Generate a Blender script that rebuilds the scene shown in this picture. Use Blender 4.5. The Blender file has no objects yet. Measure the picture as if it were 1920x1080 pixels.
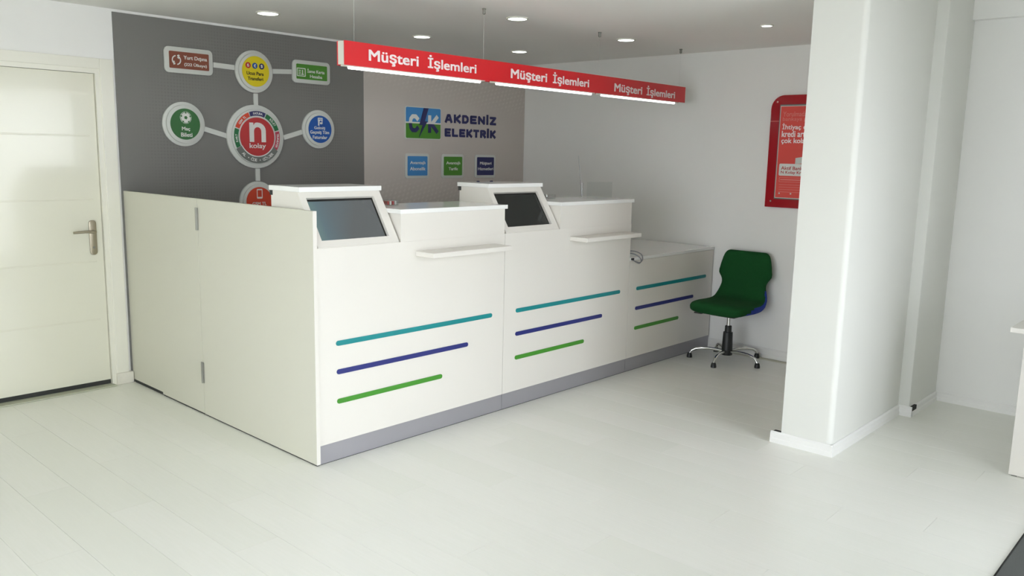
import bpy, bmesh, math, random
from mathutils import Vector, Matrix
random.seed(7)
sc = bpy.context.scene
COL = sc.collection
PI = math.pi

# ------------------------------------------------------------------ camera
CAM = Vector((-2.2069, -3.2978, 1.5343)); YAW, PITCH, ROLL, FPX = 0.8285, 0.1611, 0.0212, 1550.8
fw = Vector((math.sin(YAW)*math.cos(PITCH), math.cos(YAW)*math.cos(PITCH), -math.sin(PITCH)))
r0 = Vector((math.cos(YAW), -math.sin(YAW), 0)); u0 = r0.cross(fw)
rt = r0*math.cos(ROLL) + u0*math.sin(ROLL); up = u0*math.cos(ROLL) - r0*math.sin(ROLL)
cd = bpy.data.cameras.new('camera'); cam = bpy.data.objects.new('camera', cd); COL.objects.link(cam)
cd.sensor_width = 36; cd.lens = FPX*36/1920; cd.clip_start = 0.02
cam.matrix_world = Matrix(((rt.x, up.x, -fw.x, CAM.x), (rt.y, up.y, -fw.y, CAM.y), (rt.z, up.z, -fw.z, CAM.z), (0, 0, 0, 1)))
sc.camera = cam

# ------------------------------------------------------------------ world, portals, exposure
w = bpy.data.worlds.new('sky'); sc.world = w; w.use_nodes = True
wn, wl = w.node_tree.nodes, w.node_tree.links
wbg = wn['Background']; wbg.inputs['Strength'].default_value = 8.0
geo = wn.new('ShaderNodeTexCoord'); sep = wn.new('ShaderNodeSeparateXYZ'); rmp = wn.new('ShaderNodeValToRGB')
wl.new(geo.outputs['Generated'], sep.inputs[0]); wl.new(sep.outputs['Z'], rmp.inputs[0])
rmp.color_ramp.elements[0].position = 0.0; rmp.color_ramp.elements[0].color = (0.965, 0.96, 1.04, 1)
rmp.color_ramp.elements[1].position = 0.9; rmp.color_ramp.elements[1].color = (0.91, 0.94, 1.06, 1)
wl.new(rmp.outputs[0], wbg.inputs['Color'])

FRONT_Y = -3.72
def portal(name, x0, x1, z0, z1, side=False):
    l = bpy.data.lights.new(name, 'AREA'); l.shape = 'RECTANGLE'; l.size = x1-x0; l.size_y = z1-z0
    l.cycles.is_portal = True
    o = bpy.data.objects.new(name, l); COL.objects.link(o)
    if side: o.location = (-4.52, (x0+x1)/2, (z0+z1)/2); o.rotation_euler = (PI/2, 0, -PI/2)   # shines towards +X
    else: o.location = ((x0+x1)/2, FRONT_Y-0.12, (z0+z1)/2); o.rotation_euler = (PI/2, 0, 0)   # shines towards +Y
    return o
portal('window_light', -2.3, -0.35, 0.12, 2.25)
portal('entrance_light', 0.6, 1.85, 0.05, 2.2)
portal('added_window_portal', -3.4, -0.2, 0.12, 2.25, True)  # portal for the added left-wall window

sl = bpy.data.lights.new('street_bounce_sun', 'SUN'); sl.energy = 55; sl.angle = 0.02; sl.color = (1.0, 0.985, 0.985)
so = bpy.data.objects.new('street_bounce_sun', sl); COL.objects.link(so); so.rotation_euler = Vector((-0.42, -0.45, -0.79)).to_track_quat('-Z', 'Y').to_euler()   # added: street lit from behind the building, so its bounce lifts the ceiling

sc.view_settings.view_transform = 'Standard'; sc.view_settings.look = 'None'
sc.view_settings.gamma = 1.0; sc.view_settings.use_curve_mapping = False
sc.view_settings.exposure = 0.14
sc.cycles.use_denoising = True
sc.cycles.max_bounces = 14; sc.cycles.diffuse_bounces = 9; sc.cycles.transparent_max_bounces = 12
sc.cycles.sample_clamp_indirect = 6.0
sc.cycles.caustics_reflective = False; sc.cycles.caustics_refractive = False

# ------------------------------------------------------------------ materials
def srgb(h):
    h = h.lstrip('#'); c = [int(h[i:i+2], 16)/255 for i in (0, 2, 4)]
    return tuple((x/12.92 if x <= 0.04045 else ((x+0.055)/1.055)**2.4) for x in c) + (1,)
def mat(name, col, rough=0.5, metal=0.0, noise=0.0, nscale=8.0, bump=0.0, bscale=200.0, spec=0.5, coat=0.0):
    m = bpy.data.materials.new(name); m.use_nodes = True
    n, l = m.node_tree.nodes, m.node_tree.links; b = n['Principled BSDF']
    c = srgb(col) if isinstance(col, str) else col
    b.inputs['Base Color'].default_value = c
    b.inputs['Roughness'].default_value = rough; b.inputs['Metallic'].default_value = metal
    b.inputs['Specular IOR Level'].default_value = spec; b.inputs['Coat Weight'].default_value = coat
    tc = n.new('ShaderNodeTexCoord')
    if noise:
        nt = n.new('ShaderNodeTexNoise'); nt.inputs['Scale'].default_value = nscale; nt.inputs['Detail'].default_value = 5
        mx = n.new('ShaderNodeMix'); mx.data_type = 'RGBA'
        mx.inputs[6].default_value = c; mx.inputs[7].default_value = tuple(x*(1-noise) for x in c[:3]) + (1,)
        l.new(tc.outputs['Object'], nt.inputs['Vector']); l.new(nt.outputs['Fac'], mx.inputs[0]); l.new(mx.outputs[2], b.inputs['Base Color'])
    if bump:
        nb = n.new('ShaderNodeTexNoise'); nb.inputs['Scale'].default_value = bscale; nb.inputs['Detail'].default_value = 3
        bp = n.new('ShaderNodeBump'); bp.inputs['Strength'].default_value = bump; bp.inputs['Distance'].default_value = 0.002
        l.new(tc.outputs['Object'], nb.inputs['Vector']); l.new(nb.outputs['Fac'], bp.inputs['Height']); l.new(bp.outputs[0], b.inputs['Normal'])
    return m
def emit(name, col, strength):
    m = mat(name, col, 0.4); b = m.node_tree.nodes['Principled BSDF']
    b.inputs['Emission Color'].default_value = srgb(col); b.inputs['Emission Strength'].default_value = strength
    return m
def glassmat(name, tint=(0.97, 0.99, 0.98, 1), gl=0.08, rough=0.0, top=0.85):
    m = bpy.data.materials.new(name); m.use_nodes = True
    n, l = m.node_tree.nodes, m.node_tree.links; n.remove(n['Principled BSDF'])
    t = n.new('ShaderNodeBsdfTransparent'); t.inputs[0].default_value = tint
    g = n.new('ShaderNodeBsdfGlossy'); g.inputs['Roughness'].default_value = rough
    f = n.new('ShaderNodeLayerWeight'); f.inputs['Blend'].default_value = 0.35
    mp = n.new('ShaderNodeMapRange'); mp.inputs['To Min'].default_value = gl*0.5; mp.inputs['To Max'].default_value = top
    mx = n.new('ShaderNodeMixShader')
    l.new(f.outputs['Fresnel'], mp.inputs['Value']); l.new(mp.outputs[0], mx.inputs[0]); l.new(t.outputs[0], mx.inputs[1]); l.new(g.outputs[0], mx.inputs[2])
    l.new(mx.outputs[0], n['Material Output'].inputs[0])
    return m

M = {}
M['pillar'] = mat('white_paint_toned_down', '#dedfda', 0.7, noise=0.03, nscale=3, bump=0.06, bscale=120)  # same white paint as the walls, darkened to offset strong light here
M['wall'] = mat('white_wall_paint', '#eeeeec', 0.75, noise=0.03, nscale=3, bump=0.06, bscale=120)
M['wall_left'] = mat('cream_bounce_tint', '#ecebc9', 0.75, noise=0.03, nscale=3)  # unseen wall; cream made up to tint its bounced light yellow
M['ceiling'] = mat('white_ceiling_paint', '#edece9', 0.8, noise=0.03, nscale=2)
M['door'] = mat('cream_door_lacquer', '#e2e1d2', 0.17, noise=0.01, bump=0.25, bscale=5, coat=0.2)
M['casing'] = mat('white_casing_lacquer', '#eae9de', 0.22, noise=0.02, nscale=20)
M['plinth_dirty'] = mat('scuffed_white_paint', '#e8e5da', 0.5, noise=0.16, nscale=25)
M['base'] = mat('white_baseboard', '#ececea', 0.35, noise=0.03, nscale=15)
M['sub'] = mat('floor_underlay', '#dedccc', 0.8, noise=0.1)
M['lam'] = mat('white_melamine', '#dddad3', 0.32, noise=0.01, nscale=4)
M['lamend'] = mat('white_melamine_shaded', '#cccbbe', 0.38, noise=0.015, nscale=3)  # white melamine too; the shade on the left end is put into the colour
M['lamtop'] = mat('glossy_white_worktop', '#ecedeb', 0.12, noise=0.01, nscale=4)
M['kick'] = mat('aluminium_kickboard', '#a9a8ae', 0.42, metal=0.55, noise=0.06, nscale=6)
M['dark'] = mat('dark_shadow_rubber', '#3a3c3a', 0.8, noise=0.2)
M['steel'] = mat('brushed_steel', '#a8a08e', 0.35, metal=0.9, noise=0.1, nscale=60)
M['hinge'] = mat('grey_hinge_metal', '#8f8f88', 0.4, metal=0.7, noise=0.1, nscale=40)
M['chrome'] = mat('chrome', '#d9d9d6', 0.12, metal=1.0, noise=0.03)
M['black'] = mat('black_plastic', '#1c1e1e', 0.45, noise=0.2, nscale=30)
M['blackgloss'] = mat('black_bezel', '#161818', 0.3, noise=0.1)
M['teal'] = mat('teal_strip', '#128488', 0.35, noise=0.03)
M['navy'] = mat('navy_strip', '#272e74', 0.35, noise=0.03)
M['green'] = mat('green_strip', '#408c29', 0.35, noise=0.03)
M['fgreen'] = mat('green_upholstery', '#1b5029', 0.95, noise=0.25, nscale=90, bump=0.5, bscale=700, spec=0.15)
M['fblue'] = mat('blue_upholstery', '#33479f', 0.95, noise=0.2, nscale=90, bump=0.5, bscale=700, spec=0.15)
M['red'] = mat('red_acrylic', '#d2232b', 0.3, noise=0.02)
M['redtext'] = mat('white_vinyl', '#f3e9ea', 0.4, noise=0.02)
M['capwhite'] = mat('white_end_cap', '#dddcd2', 0.5, noise=0.03)
M['plate'] = mat('grey_white_foamboard', '#cbcec9', 0.5, noise=0.03)
M['print_white'] = mat('white_print', '#dcddd9', 0.5, noise=0.02)
M['p_green'] = mat('green_print', '#28652f', 0.45, noise=0.03)
M['p_lgreen'] = mat('leaf_green_print', '#468626', 0.45, noise=0.03)
M['p_blue'] = mat('blue_print', '#114f9f', 0.45, noise=0.03)
M['p_sky'] = mat('sky_blue_print', '#3b84c2', 0.45, noise=0.03)
M['p_yel'] = mat('yellow_print', '#d6c40f', 0.45, noise=0.03)
M['p_brown'] = mat('brown_print', '#80432f', 0.45, noise=0.03)
M['p_red'] = mat('red_print', '#b32f31', 0.45, noise=0.03)
M['p_orange'] = mat('orange_print', '#cf4427', 0.45, noise=0.03)
M['p_navy'] = mat('navy_print', '#272a5c', 0.45, noise=0.03)
M['p_grey'] = mat('grey_print', '#6c716c', 0.45, noise=0.03)
M['p_pink'] = mat('crimson_print', '#b03a4e', 0.45, noise=0.03)
M['p_dkgreen'] = mat('dark_green_print', '#1b6a3c', 0.45, noise=0.03)
M['p_black'] = mat('black_print', '#2e2a14', 0.5, noise=0.03)
M['crim'] = mat('crimson_frame', '#a5101f', 0.25, noise=0.05)
M['poster'] = mat('red_poster_paper', '#d9473f', 0.5, noise=0.05)
M['posterline'] = mat('pale_red_print', '#e0857e', 0.5, noise=0.03)
M['mat_grey'] = mat('grey_doormat', '#5d605e', 0.95, noise=0.35, nscale=250, bump=0.6, bscale=500)
M['glass'] = glassmat('window_glass')
M['acrylic'] = glassmat('clear_acrylic', (0.965, 0.975, 0.975, 1), 0.04, top=0.4)
M['pave'] = mat('outdoor_paving', '#a3a2a0', 0.9, noise=0.2, nscale=3)
M['cable'] = mat('grey_cable', '#83868a', 0.45, noise=0.1)
M['light'] = emit('downlight_diffuser', '#f4fff6', 5.0)
M['tube'] = emit('led_tube', '#ffffff', 4.5)
M['alu'] = mat('white_frame_aluminium', '#d4d6d4', 0.4, metal=0.2, noise=0.03)
M['thresh'] = mat('grey_threshold', '#b6b9a6', 0.5, noise=0.1, nscale=30)

# printed screens
def screenmat(name, lit):
    m = mat(name, '#222625', 0.07 if lit else 0.16, spec=0.5)
    if lit:
        n, l = m.node_tree.nodes, m.node_tree.links; b = n['Principled BSDF']
        # a soft picture on the panel: teal at the left running through slate blue to grey
        tc = n.new('ShaderNodeTexCoord'); nt = n.new('ShaderNodeTexNoise'); nt.inputs['Scale'].default_value = 3.0; nt.inputs['Detail'].default_value = 0
        sp = n.new('ShaderNodeSeparateXYZ'); l.new(tc.outputs['Object'], sp.inputs[0])
        mr = n.new('ShaderNodeMapRange'); mr.inputs['From Min'].default_value = -.63; mr.inputs['From Max'].default_value = -.18; l.new(sp.outputs['X'], mr.inputs['Value'])
        ad = n.new('ShaderNodeMath'); ad.operation = 'MULTIPLY_ADD'; ad.inputs[1].default_value = 0.5; l.new(nt.outputs['Fac'], ad.inputs[0]); l.new(mr.outputs[0], ad.inputs[2])
        rp = n.new('ShaderNodeValToRGB'); e = rp.color_ramp.elements
        e[0].position = 0.2; e[0].color = srgb('#68887f'); e[1].position = 0.9; e[1].color = srgb('#55585a')
        k = rp.color_ramp.elements.new(0.55); k.color = srgb('#546870')
        l.new(tc.outputs['Object'], nt.inputs['Vector']); l.new(ad.outputs[0], rp.inputs[0]); l.new(rp.outputs[0], b.inputs['Emission Color'])
        b.inputs['Emission Strength'].default_value = 0.95
    return m
M['screen_on'] = screenmat('lit_screen', True); M['screen_off'] = screenmat('dark_screen', False)

# floor planks: pale oak-grain laminate, each plank a touch different
def plankmat():
    m = mat('white_laminate_plank', '#e4e5df', 0.3)
    n, l = m.node_tree.nodes, m.node_tree.links; b = n['Principled BSDF']
    tc = n.new('ShaderNodeTexCoord'); mp = n.new('ShaderNodeMapping'); mp.inputs['Scale'].default_value = (28, 1.6, 1)
    nt = n.new('ShaderNodeTexNoise'); nt.inputs['Scale'].default_value = 3; nt.inputs['Detail'].default_value = 6
    oi = n.new('ShaderNodeObjectInfo'); ad = n.new('ShaderNodeMath'); ad.operation = 'MULTIPLY_ADD'; ad.inputs[1].default_value = 0.6
    l.new(oi.outputs['Random'], ad.inputs[0]); l.new(nt.outputs['Fac'], ad.inputs[2])
    rp = n.new('ShaderNodeValToRGB'); e = rp.color_ramp.elements
    e[0].position = 0.35; e[0].color = srgb('#ebebe5'); e[1].position = 1.1; e[1].color = srgb('#e6e7df')
    l.new(tc.outputs['Object'], mp.inputs[0]); l.new(mp.outputs[0], nt.inputs['Vector']); l.new(ad.outputs[0], rp.inputs[0]); l.new(rp.outputs[0], b.inputs['Base Color'])
    bp = n.new('ShaderNodeBump'); bp.inputs['Strength'].default_value = 0.05; bp.inputs['Distance'].default_value = 0.001
    l.new(nt.outputs['Fac'], bp.inputs['Height']); l.new(bp.outputs[0], b.inputs['Normal'])
    return m
M['plank'] = plankmat()

# printed wall coverings (object coordinates: x along the wall, z up)
def math_node(n, op, a=None, b=None):
    k = n.new('ShaderNodeMath'); k.operation = op
    if a is not None and not hasattr(a, 'links'): k.inputs[0].default_value = a
    if b is not None and not hasattr(b, 'links'): k.inputs[1].default_value = b
    return k
def wallprint(name, base, dotcol, kind):
    m = mat(name, base, 0.55, bump=0.03, bscale=150)
    n, l = m.node_tree.nodes, m.node_tree.links; b = n['Principled BSDF']
    tc = n.new('ShaderNodeTexCoord'); sp = n.new('ShaderNodeSeparateXYZ'); l.new(tc.outputs['Object'], sp.inputs[0])
    mx = n.new('ShaderNodeMix'); mx.data_type = 'RGBA'; mx.inputs[6].default_value = srgb(base); mx.inputs[7].default_value = srgb(dotcol)
    def M2(op, a, bb):
        k = n.new('ShaderNodeMath'); k.operation = op
        for i, v in ((0, a), (1, bb)):
            if v is None: continue
            if isinstance(v, (int, float)): k.inputs[i].default_value = v
            else: l.new(v, k.inputs[i])
        return k.outputs[0]
    X, Z = sp.outputs['X'], sp.outputs['Z']
    if kind == 'dots':
        fx = M2('SUBTRACT', M2('FRACT', M2('DIVIDE', X, 0.021), None), 0.5); fz = M2('SUBTRACT', M2('FRACT', M2('DIVIDE', Z, 0.021), None), 0.5)
        d = M2('SQRT', M2('ADD', M2('MULTIPLY', fx, fx), M2('MULTIPLY', fz, fz)), None)
        dot = M2('LESS_THAN', d, 0.3)
        # a halftone swirl: a wide ring round the middle sign
        rx = M2('SUBTRACT', X, 0.95); rz = M2('SUBTRACT', Z, 1.62)
        rr = M2('SQRT', M2('ADD', M2('MULTIPLY', rx, rx), M2('MULTIPLY', rz, rz)), None)
        band = M2('SUBTRACT', 1.0, M2('MULTIPLY', M2('ABSOLUTE', M2('SUBTRACT', rr, 0.62), None), 4.0))
        fac = M2('MULTIPLY', dot, M2('MULTIPLY', M2('MAXIMUM', band, 0.0), 0.55))
    else:
        a = M2('ADD', M2('MULTIPLY', X, 0.8), Z); c = M2('SUBTRACT', M2('MULTIPLY', X, 0.8), Z)
        s1 = M2('SINE', M2('MULTIPLY', a, 62.0), None); s2 = M2('SINE', M2('MULTIPLY', c, 110.0), None)
        wv = M2('MAXIMUM', M2('MULTIPLY', s1, s2), 0.0)
        hi = M2('MINIMUM', M2('MAXIMUM', M2('MULTIPLY', M2('SUBTRACT', M2('ADD', Z, M2('MULTIPLY', X, 0.12)), 2.27), 6.0), 0.0), 1.0)
        lo = M2('MINIMUM', M2('MAXIMUM', M2('MULTIPLY', M2('SUBTRACT', 1.36, Z), 6.0), 0.0), 1.0)
        fac = M2('MULTIPLY', wv, M2('MULTIPLY', M2('MAXIMUM', hi, lo), 0.5))
    l.new(fac, mx.inputs[0]); l.new(mx.outputs[2], b.inputs['Base Color'])
    return m
M['darkprint'] = wallprint('dark_grey_halftone_print', '#747370', '#666561', 'dots')
M['taupeprint'] = wallprint('taupe_weave_print', '#bfb8b2', '#d2ccc6', 'weave')

# ------------------------------------------------------------------ helpers
def newobj(name, me, m, parent=None):
    o = bpy.data.objects.new(name, me); COL.objects.link(o)
    if m is not None: me.materials.clear(); me.materials.append(m)
    if parent is not None: o.parent = parent
    return o
class B:
    """collects shapes (world coordinates) into one mesh"""
    def __init__(s): s.bm = bmesh.new()
    def box(s, x0, x1, y0, y1, z0, z1, bev=0.0, seg=2):
        r = bmesh.ops.create_cube(s.bm, size=1)
        for v in r['verts']:
            v.co = Vector((x0+(v.co.x+.5)*(x1-x0), y0+(v.co.y+.5)*(y1-y0), z0+(v.co.z+.5)*(z1-z0)))
        if bev: s._bev(r['verts'], bev, seg)
        return s
    def _bev(s, vs, bev, seg):
        es = list({e for v in vs for e in v.link_edges})
        bmesh.ops.bevel(s.bm, geom=es, offset=bev, segments=seg, profile=0.5, affect='EDGES', clamp_overlap=True)
    def prism(s, pts, axis, a, b, bev=0.0, seg=2):
        """pts: 2-D outline; axis y: (x,z); x: (y,z); z: (x,y)"""
        def co(p, t): return Vector({'y': (p[0], t, p[1]), 'x': (t, p[0], p[1]), 'z': (p[0], p[1], t)}[axis])
        A = [s.bm.verts.new(co(p, a)) for p in pts]; Bv = [s.bm.verts.new(co(p, b)) for p in pts]
        fs = [s.bm.faces.new(A), s.bm.faces.new(Bv[::-1])]; n = len(pts)
        for i in range(n): fs.append(s.bm.faces.new((A[i], Bv[i], Bv[(i+1) % n], A[(i+1) % n])))
        bmesh.ops.recalc_face_normals(s.bm, faces=fs)
        if bev:
            es = list(fs[0].edges)+list(fs[1].edges)
            bmesh.ops.bevel(s.bm, geom=es, offset=bev, segments=seg, profile=0.5, affect='EDGES', clamp_overlap=True)
        return s
    def ring(s, outer, inner, axis, a, b):
        """flat frame between two outlines with the same point count"""
        def co(p, t): return Vector({'y': (p[0], t, p[1]), 'x': (t, p[0], p[1]), 'z': (p[0], p[1], t)}[axis])
        L = [[s.bm.verts.new(co(p, t)) for p in o] for o, t in ((outer, a), (outer, b), (inner, b), (inner, a))]
        n = len(outer); fs = []
        for k in range(4):
            P, Q = L[k], L[(k+1) % 4]
            for i in range(n): fs.append(s.bm.faces.new((P[i], Q[i], Q[(i+1) % n], P[(i+1) % n])))
        bmesh.ops.recalc_face_normals(s.bm, faces=fs)
        return s
    def tube(s, pts, rad, n=10, cap=True):
        pts = [Vector(p) for p in pts]; rads = rad if isinstance(rad, (list, tuple)) else [rad]*len(pts)
        rings = []; prev = None
        for i, p in enumerate(pts):
            t = (pts[min(i+1, len(pts)-1)]-pts[max(i-1, 0)]).normalized()
            if prev is None: a = t.orthogonal().normalized()
            else: a = (prev-t*prev.dot(t)).normalized()
            prev = a; c = t.cross(a)
            rings.append([s.bm.verts.new(p+(a*math.cos(2*PI*k/n)+c*math.sin(2*PI*k/n))*rads[i]) for k in range(n)])
        fs = []
        for i in range(len(rings)-1):
            for k in range(n): fs.append(s.bm.faces.new((rings[i][k], rings[i][(k+1) % n], rings[i+1][(k+1) % n], rings[i+1][k])))
        if cap: fs.append(s.bm.faces.new(rings[0][::-1])); fs.append(s.bm.faces.new(rings[-1]))
        bmesh.ops.recalc_face_normals(s.bm, faces=fs)
        return s
    def lathe(s, prof, cx, cy, n=28):
        rings = [[s.bm.verts.new((cx+r*math.cos(2*PI*k/n), cy+r*math.sin(2*PI*k/n), z)) for k in range(n)] for r, z in prof]
        fs = []
        for i in range(len(rings)-1):
            for k in range(n): fs.append(s.bm.faces.new((rings[i][k], rings[i][(k+1) % n], rings[i+1][(k+1) % n], rings[i+1][k])))
        fs.append(s.bm.faces.new(rings[0][::-1])); fs.append(s.bm.faces.new(rings[-1]))
        bmesh.ops.recalc_face_normals(s.bm, faces=fs)
        return s
    def loft(s, rings, cap=True):
        R = [[s.bm.verts.new(p) for p in r] for r in rings]; n = len(R[0]); fs = []
        for i in range(len(R)-1):
            for k in range(n): fs.append(s.bm.faces.new((R[i][k], R[i][(k+1) % n], R[i+1][(k+1) % n], R[i+1][k])))
        if cap: fs.append(s.bm.faces.new(R[0][::-1])); fs.append(s.bm.faces.new(R[-1]))
        bmesh.ops.recalc_face_normals(s.bm, faces=fs)
        return s
    def obj(s, name, m, parent=None, smooth=False, angle=35):
        me = bpy.data.meshes.new(name)
        if parent is not None:
            org = parent.get('_org'); 
            if org is not None: bmesh.ops.translate(s.bm, verts=s.bm.verts[:], vec=-Vector(org))
        s.bm.to_mesh(me); s.bm.free()
        if smooth:
            me.polygons.foreach_set('use_smooth', [True]*len(me.polygons))
            try: me.set_sharp_from_angle(angle=math.radians(angle))
            except Exception: pass
        return newobj(name, me, m, parent)
def thing(name, label, cat, org, group=None):
    o = bpy.data.objects.new(name, None); COL.objects.link(o); o.location = org; o.empty_display_size = 0.05
    o['_org'] = tuple(org); o['label'] = label; o['category'] = cat
    if group: o['group'] = group
    return o
def struct(name, b, m, smooth=False):
    o = b.obj(name, m, None, smooth); o['kind'] = 'structure'; return o
def sub(b, name, m, parent, org, smooth=False, label=None):
    """a sub-part: parent is itself a part that sits at its thing's origin"""
    bmesh.ops.translate(b.bm, verts=b.bm.verts[:], vec=-Vector(org))
    o = b.obj(name, m, None, smooth); o.parent = parent
    if label: o['label'] = label
    return o
def circ(cx, cz, r, n=48): return [(cx+r*math.cos(2*PI*k/n), cz+r*math.sin(2*PI*k/n)) for k in range(n)]
def rrect(x0, x1, z0, z1, r, n=5):
    rs = r if isinstance(r, (list, tuple)) else [r]*4      # order: bottom-right, top-right, top-left, bottom-left
    out = []
    for (cx, cz, a0, rr) in ((x1, z0, -90, rs[0]), (x1, z1, 0, rs[1]), (x0, z1, 90, rs[2]), (x0, z0, 180, rs[3])):
        sx = -1 if cx == x1 else 1; sz = 1 if cz == z0 else -1
        for k in range(n+1):
            a = math.radians(a0+90*k/n); out.append((cx+sx*rr+rr*math.cos(a), cz+sz*rr+rr*math.sin(a)))
    return out
_tc = {}
def text_mesh(body, bold=0.0):
    c = bpy.data.curves.new('lettering', 'FONT'); c.body = body; c.offset = bold; c.resolution_u = 3; c.size = 1
    o = bpy.data.objects.new('lettering', c); COL.objects.link(o)
    dg = bpy.context.evaluated_depsgraph_get(); dg.update()
    me = bpy.data.meshes.new_from_object(o.evaluated_get(dg))
    bpy.data.objects.remove(o); bpy.data.curves.remove(c)
    return me
def text(body, cx, cz, wd, ht, y, m, parent, bold=0.04, depth=0.0012, name='lettering', facing='y'):
    """flat lettering standing proud of a wall plane; fitted to a wd x ht box centred on (cx,cz).
    Heavier weights come from laying shifted copies of the letters over each other."""
    me = text_mesh(body); src = bmesh.new(); src.from_mesh(me); bpy.data.meshes.remove(me)
    xs = [v.co.x for v in src.verts]; ys = [v.co.y for v in src.verts]
    x0, x1, y0, y1 = min(xs), max(xs), min(ys), max(ys); bx = bold*.55*ht/(y1-y0)
    sx, sy = (wd-2*bx)/(x1-x0), (ht-1.2*bx)/(y1-y0)
    b = B(); b.bm.free(); b.bm = bm = bmesh.new()
    shifts = [(0, 0)] if bold <= 0 else [(-1, -.6), (1, -.6), (-1, .6), (1, .6), (0, 0)]
    for i, (dx, dz) in enumerate(shifts):
        mp = {v: bm.verts.new((cx+(v.co.x-(x0+x1)/2)*sx+dx*bx, -depth*(1+.04*i), cz+(v.co.y-(y0+y1)/2)*sy+dz*bx)) for v in src.verts}
        top = [bm.faces.new([mp[v] for v in f.verts]) for f in src.faces]
        for f in top:
            if f.normal.y > 0 or (f.normal_update() or f.normal.y > 0): f.normal_flip()
        edges = [e for e in {e for f in top for e in f.edges} if len(e.link_faces) == 1]
        r = bmesh.ops.extrude_edge_only(bm, edges=edges)
        for v in r['geom']:
            if isinstance(v, bmesh.types.BMVert): v.co.y = 0.0
    src.free()
    for v in bm.verts:
        if facing == 'y': v.co.y += y
        else: v.co = Vector((y+v.co.y, -v.co.x, v.co.z))          # facing -X: reading direction is -Y
    return b.obj(name, m, parent)
# block capitals drawn with thick strokes on a 0..1 x 0..1 grid
STROKE = {
 'A': [[(0, 0), (.36, 1), (.64, 1), (1, 0)], [(.17, .30), (.83, .30)]], 'K': [[(0, 0), (0, 1)], [(1, 1), (.30, .50), (.12, .5)], [(.30, .50), (1, 0)]],
 'D': [[(0, 0), (0, 1), (.62, 1), (.95, .78), (1, .5), (.95, .22), (.62, 0), (0, 0)]], 'E': [[(1, 1), (0, 1), (0, 0), (1, 0)], [(0, .5), (.85, .5)]],
 'N': [[(0, 0), (0, 1), (1, 0), (1, 1)]], 'İ': [[(.5, 0), (.5, .86)], [(.5, 1.22), (.5, 1.30)]], 'Z': [[(0, 1), (1, 1), (0, 0), (1, 0)]],
 'L': [[(0, 1), (0, 0), (1, 0)]], 'T': [[(0, 1), (1, 1)], [(.5, 1), (.5, 0)]], 'R': [[(0, 0), (0, 1), (.7, 1), (1, .86), (1, .60), (.7, .44), (0, .44)], [(.55, .44), (1, 0)]],
 'C': [[(1, .86), (.78, 1), (.34, 1), (.08, .82), (0, .5), (.08, .18), (.34, 0), (.78, 0), (1, .14)]]}
def stroke_letter(bm, ch, x0, wd, z0, ht, st, ytop, ybase, zclip=None):
    """one capital: overlapping thick bars with round joints, clipped at zclip=(lo,hi)"""
    st2 = st/2; iw, ih = wd-st, ht-st; n = 0
    tmp = bmesh.new()
    for line in STROKE[ch]:
        P = [Vector((x0+st2+p[0]*iw, z0+st2+p[1]*ih)) for p in line]
        if ch == 'İ': P = [Vector((x0+wd/2, z0+st2+p[1]*ih)) for p in line]
        polys = []
        for a, c in zip(P[:-1], P[1:]):
            d = (c-a).normalized(); q = Vector((-d.y, d.x))*st2; polys.append([a+q, a-q, c-q, c+q])
        for k, a in enumerate(P):
            end = k in (0, len(P)-1); r_ = st2
            if end: 
                d = (P[1]-a if k == 0 else P[-2]-a).normalized(); q = Vector((-d.y, d.x))*st2; e = -d*st2
                polys.append([a+q, a-q, a-q+e*.95, a+q+e*.95])
            else: polys.append([a+Vector((math.cos(2*PI*j/16), math.sin(2*PI*j/16)))*r_ for j in range(16)])
        for pl in polys:
            n += 1; dy = -.00004*n
            A = [tmp.verts.new((p.x, ytop+dy, p.y)) for p in pl]; Bq = [tmp.verts.new((p.x, ybase, p.y)) for p in pl]; k = len(pl)
            fs = [tmp.faces.new(A), tmp.faces.new(Bq[::-1])]+[tmp.faces.new((A[i], Bq[i], Bq[(i+1) % k], A[(i+1) % k])) for i in range(k)]
            bmesh.ops.recalc_face_normals(tmp, faces=fs)
    if zclip:
        for zc, no in ((zclip[0], -1), (zclip[1], 1)):
            bmesh.ops.bisect_plane(tmp, geom=tmp.verts[:]+tmp.edges[:]+tmp.faces[:], plane_co=(0, 0, zc), plane_no=(0, 0, no), clear_outer=True)
    me = bpy.data.meshes.new('t'); tmp.to_mesh(me); tmp.free(); bm.from_mesh(me); bpy.data.meshes.remove(me)
def block_word(word, x0, x1, z0, ht, st, ytop, ybase, m, parent):
    """a line of block capitals, each letter a part of its own"""
    rel = [.32 if c == 'İ' else (1.08 if c in 'AN' else 1.0) for c in word]; gap = .27
    u = (x1-x0)/(sum(rel)+gap*(len(word)-1)); x = x0
    for c, r in zip(word, rel):
        b = B(); stroke_letter(b.bm, c, x, r*u, z0, ht, st, ytop, ybase); b.obj('letter', m, parent); x += (r+gap)*u
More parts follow.
